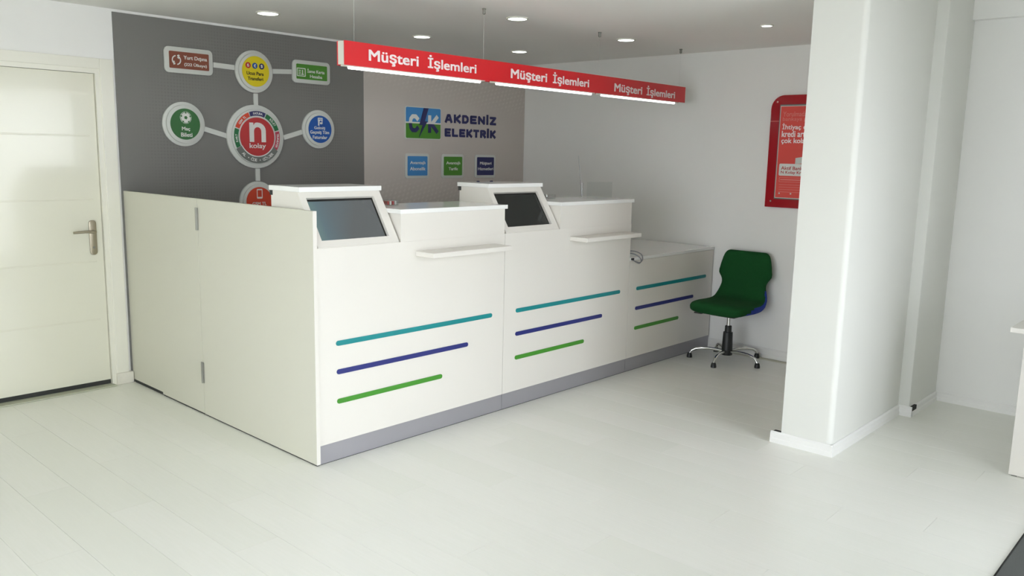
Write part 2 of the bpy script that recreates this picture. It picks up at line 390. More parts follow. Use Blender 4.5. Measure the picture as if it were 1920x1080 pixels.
def arc_text(body, cx, cz, rad, a_mid, a_span, ht, y, m, parent, inward=False, depth=0.0012, bold=0.02):
    """letters along an arc. a_mid in degrees (0 = +X, 90 = up). inward: tops point to the centre"""
    bm = bmesh.new(); n = len(body)
    for i, ch in enumerate(body):
        if ch == ' ': continue
        f = (i+0.5)/n-0.5
        ang = math.radians(a_mid+(f if inward else -f)*a_span)
        me = text_mesh(ch, bold); t = bmesh.new(); t.from_mesh(me); bpy.data.meshes.remove(me)
        xs = [v.co.x for v in t.verts]; mx = (min(xs)+max(xs))/2
        rot = ang-PI/2 if not inward else ang+PI/2
        cr, sr = math.cos(rot), math.sin(rot); px, pz = cx+rad*math.cos(ang), cz+rad*math.sin(ang)
        mp = {}
        for v in t.verts:
            lx, lz = (v.co.x-mx)*ht/0.73, (v.co.y-0.365)*ht/0.73
            mp[v] = bm.verts.new((px+lx*cr-lz*sr, y, pz+lx*sr+lz*cr))
        for fc in t.faces: bm.faces.new([mp[v] for v in fc.verts])
        t.free()
    r = bmesh.ops.extrude_face_region(bm, geom=bm.faces[:])
    bmesh.ops.translate(bm, verts=[v for v in r['geom'] if isinstance(v, bmesh.types.BMVert)], vec=(0, -depth, 0))
    bmesh.ops.recalc_face_normals(bm, faces=bm.faces[:])
    b = B(); b.bm.free(); b.bm = bm
    return b.obj('lettering', m, parent)

# ------------------------------------------------------------------ room shell
YB, XR, HC = 2.1058, 3.8025, 2.3594
HF_ = 3.1; XL = -4.4; XA, YA = 3.545, -1.77         # alcove wall, pillar wall
floor = struct('floor', B().box(XL-.1, XR+.2, FRONT_Y-.05, YB+.4, -.12, -.008), M['sub'])
# planks run front to back
PW = 0.193; G = 0.0004
pb = bmesh.new()
L = 1.29
def plank_mesh():
    bm = bmesh.new(); c = 0.0004
    a = [bm.verts.new((sx*(PW/2-G), sy*(L/2-G), -.008)) for sx, sy in ((-1, -1), (1, -1), (1, 1), (-1, 1))]
    d = [bm.verts.new((sx*(PW/2-G), sy*(L/2-G), -c)) for sx, sy in ((-1, -1), (1, -1), (1, 1), (-1, 1))]
    e = [bm.verts.new((sx*(PW/2-G-c), sy*(L/2-G), 0)) for sx, sy in ((-1, -1), (1, -1), (1, 1), (-1, 1))]
    for P, Q in ((a, d), (d, e)):
        for i in range(4): bm.faces.new((P[i], P[(i+1) % 4], Q[(i+1) % 4], Q[i]))
    bm.faces.new(e); bmesh.ops.recalc_face_normals(bm, faces=bm.faces[:])
    me = bpy.data.meshes.new('plank'); bm.to_mesh(me); bm.free(); me.materials.append(M['plank']); return me
pb.free(); PM = plank_mesh()
x = -0.922-PW*12+PW/2; col = 0
while x < XR-.02:
    off = [0.0, 0.62, 0.31, 0.93][col % 4]+random.uniform(-.08, .08)
    y = FRONT_Y-off
    while y < YB:
        y0, y1 = max(y, FRONT_Y), min(y+L, YB)
        if y1-y0 > 0.03:
            o = bpy.data.objects.new('plank', PM); COL.objects.link(o); o.parent = floor
            o.location = (x, (y0+y1)/2, 0); o.scale = (1, (y1-y0)/L, 1)
        y += L
    x += PW; col += 1
# plain screed-level infill to the left of the planked area, out of the frame
o = B().box(XL, -0.922-PW*12, FRONT_Y, YB, -.008, -.0005).obj('floor_infill', M['plank'], floor)

# door opening in the back wall: x -1.055 .. -0.10, z 0 .. 1.99
DX0, DX1, DZ = -1.06, -0.10, 1.992
b = B(); b.box(XL-.15, DX0, YB, YB+.16, -.1, HC+.1); b.box(DX0, DX1, YB, YB+.16, DZ, HC+.1); b.box(DX1, XR+.15, YB, YB+.16, -.1, HC+.1)
wback = struct('wall_back', b, M['wall'])
dk = B().box(-0.006, 1.9, YB-.006, YB, 0.0, 2.343).obj('dark_graphic_panel', M['darkprint'], wback); dk['label'] = 'dark grey printed panel with halftone dots'
tp = B().box(1.9, XR, YB-.006, YB, 0.0, 2.343).obj('taupe_graphic_panel', M['taupeprint'], wback); tp['label'] = 'taupe printed panel with faint woven pattern'
struct('wall_right', B().box(XR, XR+.15, YA, YB+.16, -.1, HC+.1), M['wall'])
b = B(); b.box(XL-.1, XL, FRONT_Y-.1, -3.45, -.1, HF_); b.box(XL-.1, XL, -.15, YB+.16, -.1, HC+.1); b.box(XL-.1, XL, -3.45, -.15, -.1, .1); b.box(XL-.1, XL, -3.45, -.15, 2.27, HF_)
struct('wall_left', b, M['wall_left'])
HF = 3.0     # the strip along the shopfront has a higher ceiling; a beam in line with the pillar closes the step
struct('ceiling', B().box(XL-.15, XR+.15, -1.70, YB+.16, HC, HC+.12).box(XL-.15, XR+.15, FRONT_Y-.15, -1.60, HF, HF+.12), M['ceiling'])
struct('trim_4', B().box(XL-.15, 2.03, -1.735, -1.60, HC-.0005, HF+.02), M['wall'])
struct('trim_5', B().box(3.49, XA+.3, FRONT_Y-.1, -1.79, 2.39, HF+.02), M['wall'])
# pillar with rounded plaster corner, pilaster step and the wall that runs on to the right
PX, PY0, PY1 = 1.993, -1.737, -1.462
pts = [(PX, PY1)]
rc = 0.03
for k in range(13):
    a = PI+PI/2*k/12; pts.append((PX+rc+rc*math.cos(a), PY0+rc+rc*math.sin(a)))
pts += [(3.028, PY0), (3.034, PY0-.062), (3.046, PY0-.068), (XR+.1, PY0-.068), (XR+.1, PY1)]
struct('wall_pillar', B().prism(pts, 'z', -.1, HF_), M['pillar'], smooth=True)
struct('wall_alcove', B().box(XA, XA+.3, FRONT_Y-.1, PY0-.03, -.1, HF_), M['wall'])
# baseboards with a bevelled top
def bb(name, pts_top, zt=0.062, th=0.014):
    return
def board_y(y0, y1, xw, sgn, zt, th):     # runs along y, on a wall at x = xw, sgn = outward direction
    b = B(); b.prism([(xw, 0), (xw+sgn*th, 0), (xw+sgn*th, zt*.35), (xw+sgn*th*.75, zt*.45), (xw+sgn*th*.75, zt*.85), (xw+sgn*th*.3, zt), (xw, zt)], 'y', y0, y1); return b
def board_x(x0, x1, yw, sgn, zt, th):
    b = B(); b.prism([(yw, 0), (yw+sgn*th, 0), (yw+sgn*th, zt*.35), (yw+sgn*th*.75, zt*.45), (yw+sgn*th*.75, zt*.85), (yw+sgn*th*.3, zt), (yw, zt)], 'x', x0, x1); return b
def addto(b1, b2):
    me = bpy.data.meshes.new('t'); b2.bm.to_mesh(me); b2.bm.free(); b1.bm.from_mesh(me); bpy.data.meshes.remove(me); return b1
b = board_y(PY0-.012, -1.405, PX, -1, .062, .014)
addto(b, board_x(PX-.012, 3.034, PY0, -1, .062, .014)); addto(b, board_y(PY0-.082, PY0-.002, 3.032, -1, .062, .014))
struct('baseboard_pillar', b, M['base'])
struct('trim_1', B().box(PX, PX+.03, PY1, -1.415, 0, .0605), M['dark'])           # dark block painting the shaded gap behind the overlong baseboard end
struct('baseboard_alcove', addto(board_x(3.05, XA, PY0-.068, -1, .06, .014), board_y(FRONT_Y, PY0-.068, XA, -1, .06, .014)), M['base'])
struct('trim_2', B().box(3.034, 3.11, PY0-.0835, PY0-.068, .036, .0625), M['dark'])      # dark block painting the shaded hole where the baseboard is missing
struct('baseboard_right', board_y(PY1, YB, XR, -1, .075, .014), M['base'])
struct('baseboard_back', addto(board_x(XL, DX0-.085, YB, -1, .07, .014), board_x(-0.02, 0.0, YB, -1, .07, .024)), M['base'])
# storefront
def wallhole():
    b = B(); y0, y1 = FRONT_Y-.1, FRONT_Y
    b.box(XL-.15, -2.35, y0, y1, -.1, HF_); b.box(-2.35, -.3, y0, y1, 2.27, HF_); b.box(-2.35, -.3, y0, y1, -.1, .1)
    b.box(-.3, .55, y0, y1, -.1, HF_); b.box(.55, 1.9, y0, y1, 2.22, HF_); b.box(1.9, XA+.3, y0, y1, -.1, HF_)
    return b
struct('wall_front', wallhole(), M['wall'])
def framed(name, x0, x1, z0, z1, mull):
    b = B(); y0, y1, t = FRONT_Y-.08, FRONT_Y-.03, .05
    b.box(x0, x1, y0, y1, z0, z0+t); b.box(x0, x1, y0, y1, z1-t, z1); b.box(x0, x0+t, y0, y1, z0+t, z1-t); b.box(x1-t, x1, y0, y1, z0+t, z1-t)
    for mxx in mull: b.box(mxx-t/2, mxx+t/2, y0, y1, z0+t, z1-t)
    fr = struct(name, b, M['alu']); ed = [x0+t/2]+list(mull)+[x1-t/2]
    for a, c in zip(ed[:-1], ed[1:]):
        B().box(a+t/2, c-t/2, FRONT_Y-.058, FRONT_Y-.052, z0+t, z1-t).obj('pane', M['glass'], fr)
    return fr
framed('window_1', -2.35, -.3, .1, 2.27, (-1.325,))
b = B(); t_ = .05
for (a, c) in ((-3.45, -3.40), (-2.375, -2.325), (-1.275, -1.225), (-.2, -.15)): b.box(XL-.08, XL-.03, a, c, .1, 2.27)
for (a, c) in ((-3.40, -2.375), (-2.325, -1.275), (-1.225, -.2)): b.box(XL-.08, XL-.03, a, c, .1, .15); b.box(XL-.08, XL-.03, a, c, 2.22, 2.27)
w2 = struct('added_window', b, M['alu'])  # unseen window added to light the surfaces that face left
for (a, c) in ((-3.40, -2.375), (-2.325, -1.275), (-1.225, -.2)): B().box(XL-.058, XL-.052, a, c, .15, 2.22).obj('pane', M['glass'], w2)
d2 = framed('door_2', .55, 1.9, 0.0, 2.22, ())
B().box(.62, .65, FRONT_Y-.03, FRONT_Y+.03, .8, 1.3, .006).obj('door_handle', M['steel'], d2)
struct('floor_outside', B().box(-20, 14, -18, FRONT_Y-.05, -.3, -.02).box(-20, XL-.05, FRONT_Y-.05, 14, -.3, -.02), M['pave'])

# panelled door, frame and lever handle
fr = B()
cy = YB-.016
fr.box(DX1, DX1+.078, cy, YB, 0, DZ+.062, .003); fr.box(DX0-.078, DX0, cy, YB, 0, DZ+.062, .003); fr.box(DX0, DX1, cy, YB, DZ, DZ+.062, .003)
fr.box(DX1-.028, DX1, YB-.008, YB+.15, 0, DZ); fr.box(DX0, DX0+.028, YB-.008, YB+.15, 0, DZ); fr.box(DX0+.028, DX1-.028, YB-.008, YB+.15, DZ-.028, DZ)
door = struct('door_1', fr, M['casing'])
ly = YB+.012; lz0, lz1 = .038, DZ-.03
prof = [(ly+.04, lz0), (ly, lz0)]
for gz in (.44, .812, 1.2, 1.587):
    prof += [(ly, gz-.005), (ly+.0018, gz-.002), (ly+.0018, gz+.002), (ly, gz+.005)]
prof += [(ly, lz1), (ly+.04, lz1)]
lf = B(); lf.prism(prof, 'x', DX0+.075, DX1-.075); lf.box(DX0+.031, DX0+.075, ly, ly+.04, lz0, lz1); lf.box(DX1-.075, DX1-.031, ly, ly+.04, lz0, lz1)
leaf = lf.obj('door_leaf', M['door'], door)
hp = B().prism(rrect(-.212, -.168, .853, 1.07, .02, 6), 'y', ly-.009, ly, .002).obj('handle_plate', M['steel'], leaf, True)
hb = B(); hb.tube([(-.19, ly-.005, 1.0), (-.19, ly-.045, 1.0)], .0095, 12)
hb.tube([(-.186, ly-.045, 1.0), (-.205, ly-.05, 1.001), (-.25, ly-.047, 1.003), (-.30, ly-.046, 1.001), (-.318, ly-.045, 1.0)], [.009, .009, .008, .0075, .007], 12)
hb.obj('door_handle', M['steel'], leaf, True)
B().tube([(-.19, ly-.0095, .9), (-.19, ly-.012, .9)], .008, 16).obj('keyhole', M['hinge'], leaf, True)
B().box(DX0+.02, DX1-.02, YB-.055, YB+.13, 0, .009, .003).obj('threshold', M['thresh'], door)
B().box(DX0+.03, DX1-.03, ly+.006, ly+.035, .009, .038).obj('door_gap_shade', M['dark'], door)  # dark fill standing in for the shaded gap under the door
struct('trim_6', B().box(DX0-.1, DX1+.1, YB+.155, YB+.2, -.1, DZ+.1), M['wall'])   # unseen board added behind the door to stop sky light leaking through
struct('trim_3', B().box(DX1-.004, DX1+.1, YB-.03, YB, 0, .075, .004), M['plinth_dirty'])   # scuffed block at the foot of the casing

# ------------------------------------------------------------------ service counter units
def stripe(x0, x1, zc, m, parent):
    r = .0125; b = B(); b.prism(rrect(x0, x1, zc-r, zc+r, r*.98, 6), 'y', -.004, .0005); return b.obj('stripe', m, parent)
def service_counter(x0, x1, xn, label, screen, stripes, wl_):
    t = thing('service_counter', label, 'counter', ((x0+x1)/2, .2, 0), 'service counter units')
    org = t['_org']; g = .0012
    # front panel up to the sill of the console
    b = B(); b.box(x0+g, x1-g, 0, .02, .098, 1.072, .001, 1); fp = b.obj('front_panel', M['lam'], t)
    B().box(xn, x1-.006, .0003, .02, 1.072, 1.217).obj('upper_front_panel', M['lam'], t)
    B().box(xn, xn+.018, .02, .38, 1.0725, 1.217).obj('side_panel', M['lam'], t)
    B().box(x1-.024, x1-.006, .02, .38, 1.072, 1.217).obj('side_panel', M['lam'], t)
    B().box(x1-.02, x1-g, .02, .62, 0.0, 1.0715).obj('side_panel', M['lam'], t)
    B().box(x0+g, x0+.02, .02, .62, 0.0, 1.06).obj('side_panel', M['lam'], t)
    B().box(x0+.02, x1-.02, .02, .75, .72, .745).obj('desk_top', M['lam'], t)
    B().box(xn-.012, x1+.006, -.012, .395, 1.217, 1.24, .0015, 1).obj('worktop', M['lamtop'], t)
    B().box(x0+g, x1-g, .004, .02, .003, .098).obj('kickboard', M['kick'], t)
    B().box(x0+g, x1-g, .0042, .03, 0, .003).obj('kick_dark_line', M['dark'], t)  # thin dark line along the floor under the kickboard
    for (a, c, z, m) in stripes: stripe(a, c, z, m, t)
    # little shelf
    sx0 = xn+.1; sx1 = xn+.7
    B().box(sx0, sx1, -.142, 0, .992, 1.018, .0015, 1).obj('shelf', M['lam'], t)
    # sloping monitor console: side profile (y,z)
    cx0, cx1 = x0+.009, xn-.013
    s0, s1 = Vector((0, 1.075)), Vector((.165, 1.33)); d = (s1-s0); Ls = d.length; d /= Ls; nn = Vector((-d.y, d.x))   # nn points out and up
    def S(s, o=0.0): p = s0+d*s+nn*o; return (p.x, p.y)
    pf = [(.0006, 1.0725), S(0.001), S(Ls), (.40, 1.33), (.40, 1.0725)]
    b = B(); b.prism(pf, 'x', cx0, cx0+.016); b.prism(pf, 'x', cx1-.016, cx1)
    b.prism([(.384, 1.0725), (.40, 1.0725), (.40, 1.33), (.384, 1.33)], 'x', cx0+.016, cx1-.016)
    b.prism([(.0006, 1.0725), S(0.0005), S(0.0005, -.012), (.384, 1.0765), (.384, 1.0725)], 'x', cx0+.016, cx1-.016)
    con = b.obj('console', M['lam'], t)
    # front plate with an opening
    ox0, ox1, o0, o1 = cx0+.034, cx1-.048, .036, .27
    b = B()
    def slab(xa, xb, sa, sb, oa, ob): b.prism([S(sa, oa), S(sb, oa), S(sb, ob), S(sa, ob)], 'x', xa, xb)
    ea, eb = cx0-.0008, cx1+.0008
    slab(ea, eb, 0.0, o0, -.016, .001); slab(ea, eb, o1, Ls-.001, -.016, .001)
    slab(ea, ox0, o0, o1, -.016, .001); slab(ox1, eb, o0, o1, -.016, .001)
    sub(b, 'console_face', M['lam'], con, org)
    b = B(); slab(ox0, ox1, o0, o1, -.03, -.018); sub(b, 'bezel', M['blackgloss'], con, org)
    b = B(); slab(ox0+.006, ox1-.010, o0+.004, o1-.012, -.018, -.0165); sub(b, 'screen', screen[0], con, org, label=screen[1])
    b = B(); b.box(cx0-.001, cx1+.006, .148, .42, 1.33, 1.354, .0015, 1); sub(b, 'console_top', M['lamtop'], con, org)
    b = B(); b.box(cx0-.002, cx0+.01, .385, .41, 1.306, 1.33); sub(b, 'dark_notch', M['dark'], con, org)  # dark block drawn for the notch under the console top
    return t
sv1 = service_counter(.0212, 1.32, .533, 'white service counter unit with a lit grey-blue screen, next to the end panel', (M['screen_on'], 'glossy grey-blue screen'),
    ((.123, 1.218, .599, M['teal']), (.125, 1.024, .455, M['navy']), (.125, .826, .305, M['green'])), 0)
sv2 = service_counter(1.32, 2.61, 1.826, 'middle white service counter unit with a black screen', (M['screen_off'], 'black switched-off screen'),
    ((1.425, 2.502, .599, M['teal']), (1.425, 2.30, .455, M['navy']), (1.425, 2.107, .307, M['green'])), 0)
t = thing('low_counter', 'low white counter between the service counter and the right wall', 'counter', (3.2, .2, 0))
B().box(2.612, 3.786, 0, .02, .098, .803, .001, 1).obj('front_panel', M['lam'], t)
B().box(2.612, 3.79, -.004, .73, .805, .8275, .0015, 1).obj('worktop', M['lamtop'], t)
B().box(2.612, 3.786, .004, .02, .003, .098).obj('kickboard', M['kick'], t)
B().box(2.612, 3.786, .0042, .03, 0, .003).obj('kick_dark_line', M['dark'], t)
B().box(3.768, 3.786, .02, .7, 0, .805).obj('side_panel', M['lam'], t); B().box(2.614, 2.632, .02, .7, 0, .805).obj('side_panel', M['lam'], t)
for (a, c, z, m) in ((2.703, 3.682, .599, M['teal']), (2.70, 3.5, .455, M['navy']), (2.698, 3.294, .31, M['green'])): stripe(a, c, z, m, t)

# end panel, swing gate and fixed return board on the left end
Y1, Y2 = 1.1218, 1.6588
t = thing('counter_end_panel', 'tall grey-white end panel closing the left end of the counter', 'panel', (.01, .56, 0))
B().box(0, .02, -.004, Y1-.0015, .007, 1.25, .001, 1).obj('board', M['lamend'], t)
B().box(.004, .02, .002, Y1-.004, 0, .007).obj('shadow_strip', M['dark'], t)  # dark strips under the three boards stand in for their shadow line
B().box(-.0004, .0204, -.0055, -.0038, .007, 1.25).obj('edge_band', M['lam'], t)
t = thing('swing_gate', 'narrow grey-white swing gate hung on two hinges beside the end panel', 'gate', (.01, 1.39, 0))
B().box(0, .02, Y1+.0015, Y2, .009, 1.25, .001, 1).obj('board', M['lamend'], t)
B().box(.004, .02, Y1+.006, Y2-.004, 0, .009).obj('shadow_strip', M['dark'], t)
for (z0, z1) in ((1.075, 1.2), (.193, .316)):
    h = B().box(-.0055, -.0006, Y1-.012, Y1+.016, z0, z1, .001, 1).obj('hinge', M['hinge'], t)
    b = B().tube([(-.006, Y1, z0), (-.006, Y1, z1)], .006, 12); sub(b, 'hinge_pin', M['hinge'], h, t['_org'], True)
t = thing('return_panel', 'short grey-white fixed board between the swing gate and the door casing', 'panel', (.012, 1.88, 0))
B().box(.003, .021, Y2+.003, YB-.008, .02, 1.2495, .001, 1).obj('board', M['lamend'], t)
B().box(.007, .021, Y2+.006, YB-.03, 0, .02).obj('shadow_strip', M['dark'], t)

# ------------------------------------------------------------------ hanging light sign
t = thing('hanging_sign', 'long red overhead sign with white lettering and light tubes hung over the counter', 'sign', (1.95, .23, 1.954))
SX0, SX1, SZ0, SZ1, SY = .339, 3.556, 1.954, 2.072, .2
B().box(SX0, SX1, SY, SY+.006, SZ0, SZ1).obj('front_board', M['red'], t)
B().box(SX0, SX1, SY+.058, SY+.064, SZ0, SZ1).obj('rear_board', M['red'], t)
B().box(SX0+.002, SX0+.01, SY+.006, SY+.058, SZ0+.004, SZ1-.001).obj('end_cap', M['capwhite'], t)
B().box(SX1-.01, SX1-.002, SY+.006, SY+.058, SZ0+.004, SZ1-.001).obj('end_cap', M['capwhite'], t)
B().box(SX0+.01, SX1-.01, SY+.006, SY+.058, SZ0+.006, SZ0+.016).obj('bottom_tray', M['capwhite'], t)
for (a, c) in ((.382, 1.317), (1.457, 2.386), (2.507, 3.442)):
    f = B().box(a-.03, c+.03, SY+.012, SY+.052, SZ0-.004, SZ0+.006).obj('light_fitting', M['capwhite'], t)
    b = B().tube([(a, SY+.026, SZ0-.008), (c, SY+.026, SZ0-.008)], .0085, 12); sub(b, 'light_tube', M['tube'], f, t['_org'], True)
for (wa, wb, ia, ib, zb) in ((.488, .823, .889, 1.262, 1.9855), (1.555, 1.893, 1.95, 2.329, 1.983), (2.618, 2.962, 3.02, 3.408, 1.976)):
    text('Müşteri', (wa+wb)/2, zb+.0215, wb-wa, .071, SY, M['redtext'], t, bold=.05, depth=.001)
    text('İşlemleri', (ia+ib)/2, zb+.0285, ib-ia, .084, SY, M['redtext'], t, bold=.05, depth=.001)
for (wx, wy) in ((1.333, .215), (2.457, .222), (3.525, .24), (.42, .23)):
    wr = B().tube([(wx, wy, SZ1-.06), (wx, wy, HC-.02)], .0006, 6).obj('suspension_wire', M['plate'], t)
    b = B().lathe([(.004, HC-.034), (.009, HC-.03), (.009, HC-.008), (.012, HC-.004), (.012, HC)], wx, wy, 12); sub(b, 'ceiling_hook', M['hinge'], wr, t['_org'], True)

# ------------------------------------------------------------------ downlights
LG = 'round recessed ceiling lights'
for (lx, ly_, rr, lab) in ((.658, 1.422, .066, 'round ceiling light nearest the door, above the dark grey wall'),
        (1.899, 1.407, .062, 'round ceiling light above the left part of the red hanging sign'),
        (1.70, .289, .062, 'round ceiling light at the top of the picture above the middle of the red sign'),
        (2.942, 1.398, .062, 'round ceiling light just behind the middle of the red sign'),
        (2.851, .282, .062, 'round ceiling light above the right part of the red hanging sign'),
        (2.801, -.817, .034, 'smallest round ceiling spotlight, alone near the pillar')):
    t = thing('ceiling_light', lab, 'light', (lx, ly_, HC), LG)
    b = B(); n = 40
    b.ring([(lx+(rr+.008)*math.cos(2*PI*k/n), ly_+(rr+.008)*math.sin(2*PI*k/n)) for k in range(n)], [(lx+rr*.93*math.cos(2*PI*k/n), ly_+rr*.93*math.sin(2*PI*k/n)) for k in range(n)], 'z', HC-.007, HC)
    b.obj('rim', M['capwhite'], t, True)
    B().lathe([(rr*.93, HC-.001), (rr*.93, HC-.006), (rr*.8, HC-.0075)], lx, ly_, n).obj('diffuser', M['light'], t, True)

# ------------------------------------------------------------------ wall signs
F0 = YB-.006          # face of the printed panels
Y_B, Y_M, Y_F = F0-.016, F0-.032, F0-.036
def base_round(name, lab, cx, cz, r, rf, mface):
    t = thing(name, lab, 'sign', (cx, YB-.006, cz-r))
    B().prism(circ(cx, cz, r), 'y', Y_B, F0, .002).obj('backing_disc', M['plate'], t, True)
    B().prism(circ(cx, cz, r*.86), 'y', Y_M, Y_B, .002).obj('raised_disc', M['plate'], t, True)
    if mface: B().prism(circ(cx, cz, rf), 'y', Y_F, Y_M).obj('face', mface, t)
    return t
def base_rect(name, lab, cx, cz, wd, ht, wf, hf, mface, rad=.03):
    t = thing(name, lab, 'sign', (cx, YB-.006, cz-ht/2))
    B().prism(rrect(cx-wd/2, cx+wd/2, cz-ht/2, cz+ht/2, rad, 6), 'y', Y_B, F0, .002).obj('backing_plate', M['plate'], t, True)
    B().prism(rrect(cx-wf/2, cx+wf/2, cz-hf/2, cz+hf/2, .006, 3), 'y', Y_B-.006, Y_B).obj('face', mface, t)
    return t
IW = M['print_white']
# football ticket sign
t = base_round('round_sign', 'round green wall sign with a football and white lettering', .416, 1.681, .145, .101, M['p_green'])
bx_, bz_ = .419, 1.723
B().prism(circ(bx_, bz_, .039, 32), 'y', Y_F-.001, Y_F).obj('football_icon', IW, t)
b = B()
b.prism(circ(bx_, bz_, .012, 5), 'y', Y_F-.0022, Y_F-.001)
for k in range(5):
    a = math.radians(90+72*k); px, pz = bx_+.0315*math.cos(a), bz_+.0315*math.sin(a)
    b.prism([(px+.0075*math.cos(a+q), pz+.0075*math.sin(a+q)) for q in (0.3, 2.2, 4.08, 5.98)], 'y', Y_F-.0022, Y_F-.001)
b.ring(circ(bx_, bz_, .0365, 32), circ(bx_, bz_, .0335, 32), 'y', Y_F-.0018, Y_F-.001)
b.obj('football_patches', M['p_green'], t)
text('Maç', .418, 1.649, .057, .029, Y_F, IW, t); text('Bileti', .421, 1.612, .078, .027, Y_F, IW, t)
# invoices sign
t = base_round('round_sign', 'round blue wall sign with white lettering, right of the big middle sign', 1.466, 1.684, .142, .101, M['p_blue'])
b = B(); b.prism(rrect(1.446, 1.488, 1.742, 1.769, .003, 3), 'y', Y_F-.001, Y_F); b.prism([(1.447, 1.711), (1.459, 1.711), (1.459, 1.742), (1.447, 1.742)], 'y', Y_F-.001, Y_F)
b.prism(rrect(1.463, 1.487, 1.722, 1.742, .008, 4), 'y', Y_F-.001, Y_F); b.obj('payment_icon', IW, t)
b = B(); b.prism(circ(1.471, 1.742, .0075, 16), 'y', Y_F-.0018, Y_F-.001); b.prism([(1.452, 1.757), (1.482, 1.757), (1.482, 1.761), (1.452, 1.761)], 'y', Y_F-.0018, Y_F-.001); b.obj('icon_detail', M['p_blue'], t)
text('Gelmiş', 1.461, 1.692, .097, .027, Y_F, IW, t); text('Geçmiş Tüm', 1.461, 1.659, .168, .031, Y_F, IW, t); text('Faturalar', 1.463, 1.625, .129, .025, Y_F, IW, t)
# money transfer sign
t = base_round('round_sign', 'round yellow wall sign with three currency coins', .942, 2.063, .145, .104, M['p_yel'])
for (cx, m, ch) in ((.883, M['p_red'], '₺'), (.935, M['p_blue'], '€'), (.988, M['p_navy'], '$')):
    c = B().prism(circ(cx, 2.101, .0205, 24), 'y', Y_F-.001, Y_F).obj('coin', m, t)
    text(ch, cx, 2.101, .016, .023, Y_F-.001, IW, t, depth=.0008)
text('Ucuz Para', .936, 2.049, .132, .024, Y_F, M['p_black'], t); text('Transferi', .937, 2.013, .120, .024, Y_F, M['p_black'], t)
# mobile top-up sign, half behind the counter
t = base_round('round_sign', 'round orange wall sign with a phone, half hidden behind the counter end', .944, 1.158, .142, .102, M['p_orange'])
b = B(); b.ring(rrect(.923, .967, 1.178, 1.247, .006, 4), rrect(.928, .962, 1.19, 1.238, .002, 4), 'y', Y_F-.001, Y_F); b.obj('phone_icon', IW, t)
text('GSM TL', .942, 1.142, .112, .023, Y_F, IW, t)
# brown and green rectangles
YR = Y_B-.006
t = base_rect('rectangular_sign', 'brown rectangular wall sign with rounded grey border, upper left', .468, 2.091, .331, .165, .270, .107, M['p_brown'])
ix, iz, ir = .379, 2.089, .031
b = B()
for a0, a1 in ((100, 250), (-80, 70)):
    oo = [(ix+(ir)*math.cos(math.radians(a0+(a1-a0)*k/14)), iz+ir*math.sin(math.radians(a0+(a1-a0)*k/14))) for k in range(15)]
    ii = [(ix+(ir-.007)*math.cos(math.radians(a0+(a1-a0)*k/14)), iz+(ir-.007)*math.sin(math.radians(a0+(a1-a0)*k/14))) for k in range(15)]
    b.prism(oo+ii[::-1], 'y', YR-.001, YR)
b.obj('circular_arrow_icon', IW, t)
text('$', ix+.015, iz+.022, .018, .027, YR, IW, t); text('₺', ix-.016, iz-.018, .016, .025, YR, IW, t)
text('Yurt Dışına', .509, 2.107, .162, .030, YR, IW, t); text('(222 Ülkeye)', .509, 2.066, .156, .028, YR, IW, t)
t = base_rect('rectangular_sign', 'green rectangular wall sign with a card icon, upper right of the group', 1.413, 2.096, .324, .163, .263, .107, M['p_lgreen'])
b = B(); b.ring(rrect(1.282, 1.356, 2.061, 2.121, .004, 3), rrect(1.288, 1.350, 2.067, 2.115, .002, 3), 'y', YR-.001, YR)
for k in range(3): b.box(1.296, 1.315, YR-.001, YR, 2.074+.013*k, 2.080+.013*k)
b.box(1.326, 1.334, YR-.001, YR, 2.072, 2.108); b.box(1.320, 1.340, YR-.001, YR, 2.072, 2.079); b.obj('card_icon', IW, t)
text('İsme Karta', 1.446, 2.107, .150, .031, YR, IW, t); text('Hesaba', 1.447, 2.067, .107, .023, YR, IW, t)
# connecting bars
def bar(p, q, lab):
    p, q = Vector((p[0], 0, p[1])), Vector((q[0], 0, q[1])); d = (q-p).normalized(); s = Vector((-d.z, 0, d.x))*.0165
    c = (p+q)/2; t = B(); t.prism([(v.x, v.z) for v in (p+s, q+s, q-s, p-s)], 'y', F0-.011, F0)
    bmesh.ops.translate(t.bm, verts=t.bm.verts[:], vec=-c)
    o = t.obj('connecting_bar', M['plate']); o.location = c; o['label'] = lab; o['category'] = 'bar'; o['group'] = 'bars joining the wall signs'
bar((.640, 2.083), (.795, 2.078), 'grey bar joining the brown sign to the yellow sign')
bar((1.090, 2.078), (1.249, 2.088), 'grey bar joining the yellow sign to the green rectangle')
bar((.951, 1.914), (.951, 1.834), 'grey upright bar between the yellow sign and the big middle sign')
bar((.951, 1.390), (.951, 1.303), 'grey upright bar between the big middle sign and the orange sign')
bar((.560, 1.655), (.725, 1.612), 'grey slanting bar between the football sign and the big middle sign')
bar((1.168, 1.614), (1.325, 1.660), 'grey slanting bar between the big middle sign and the blue sign')
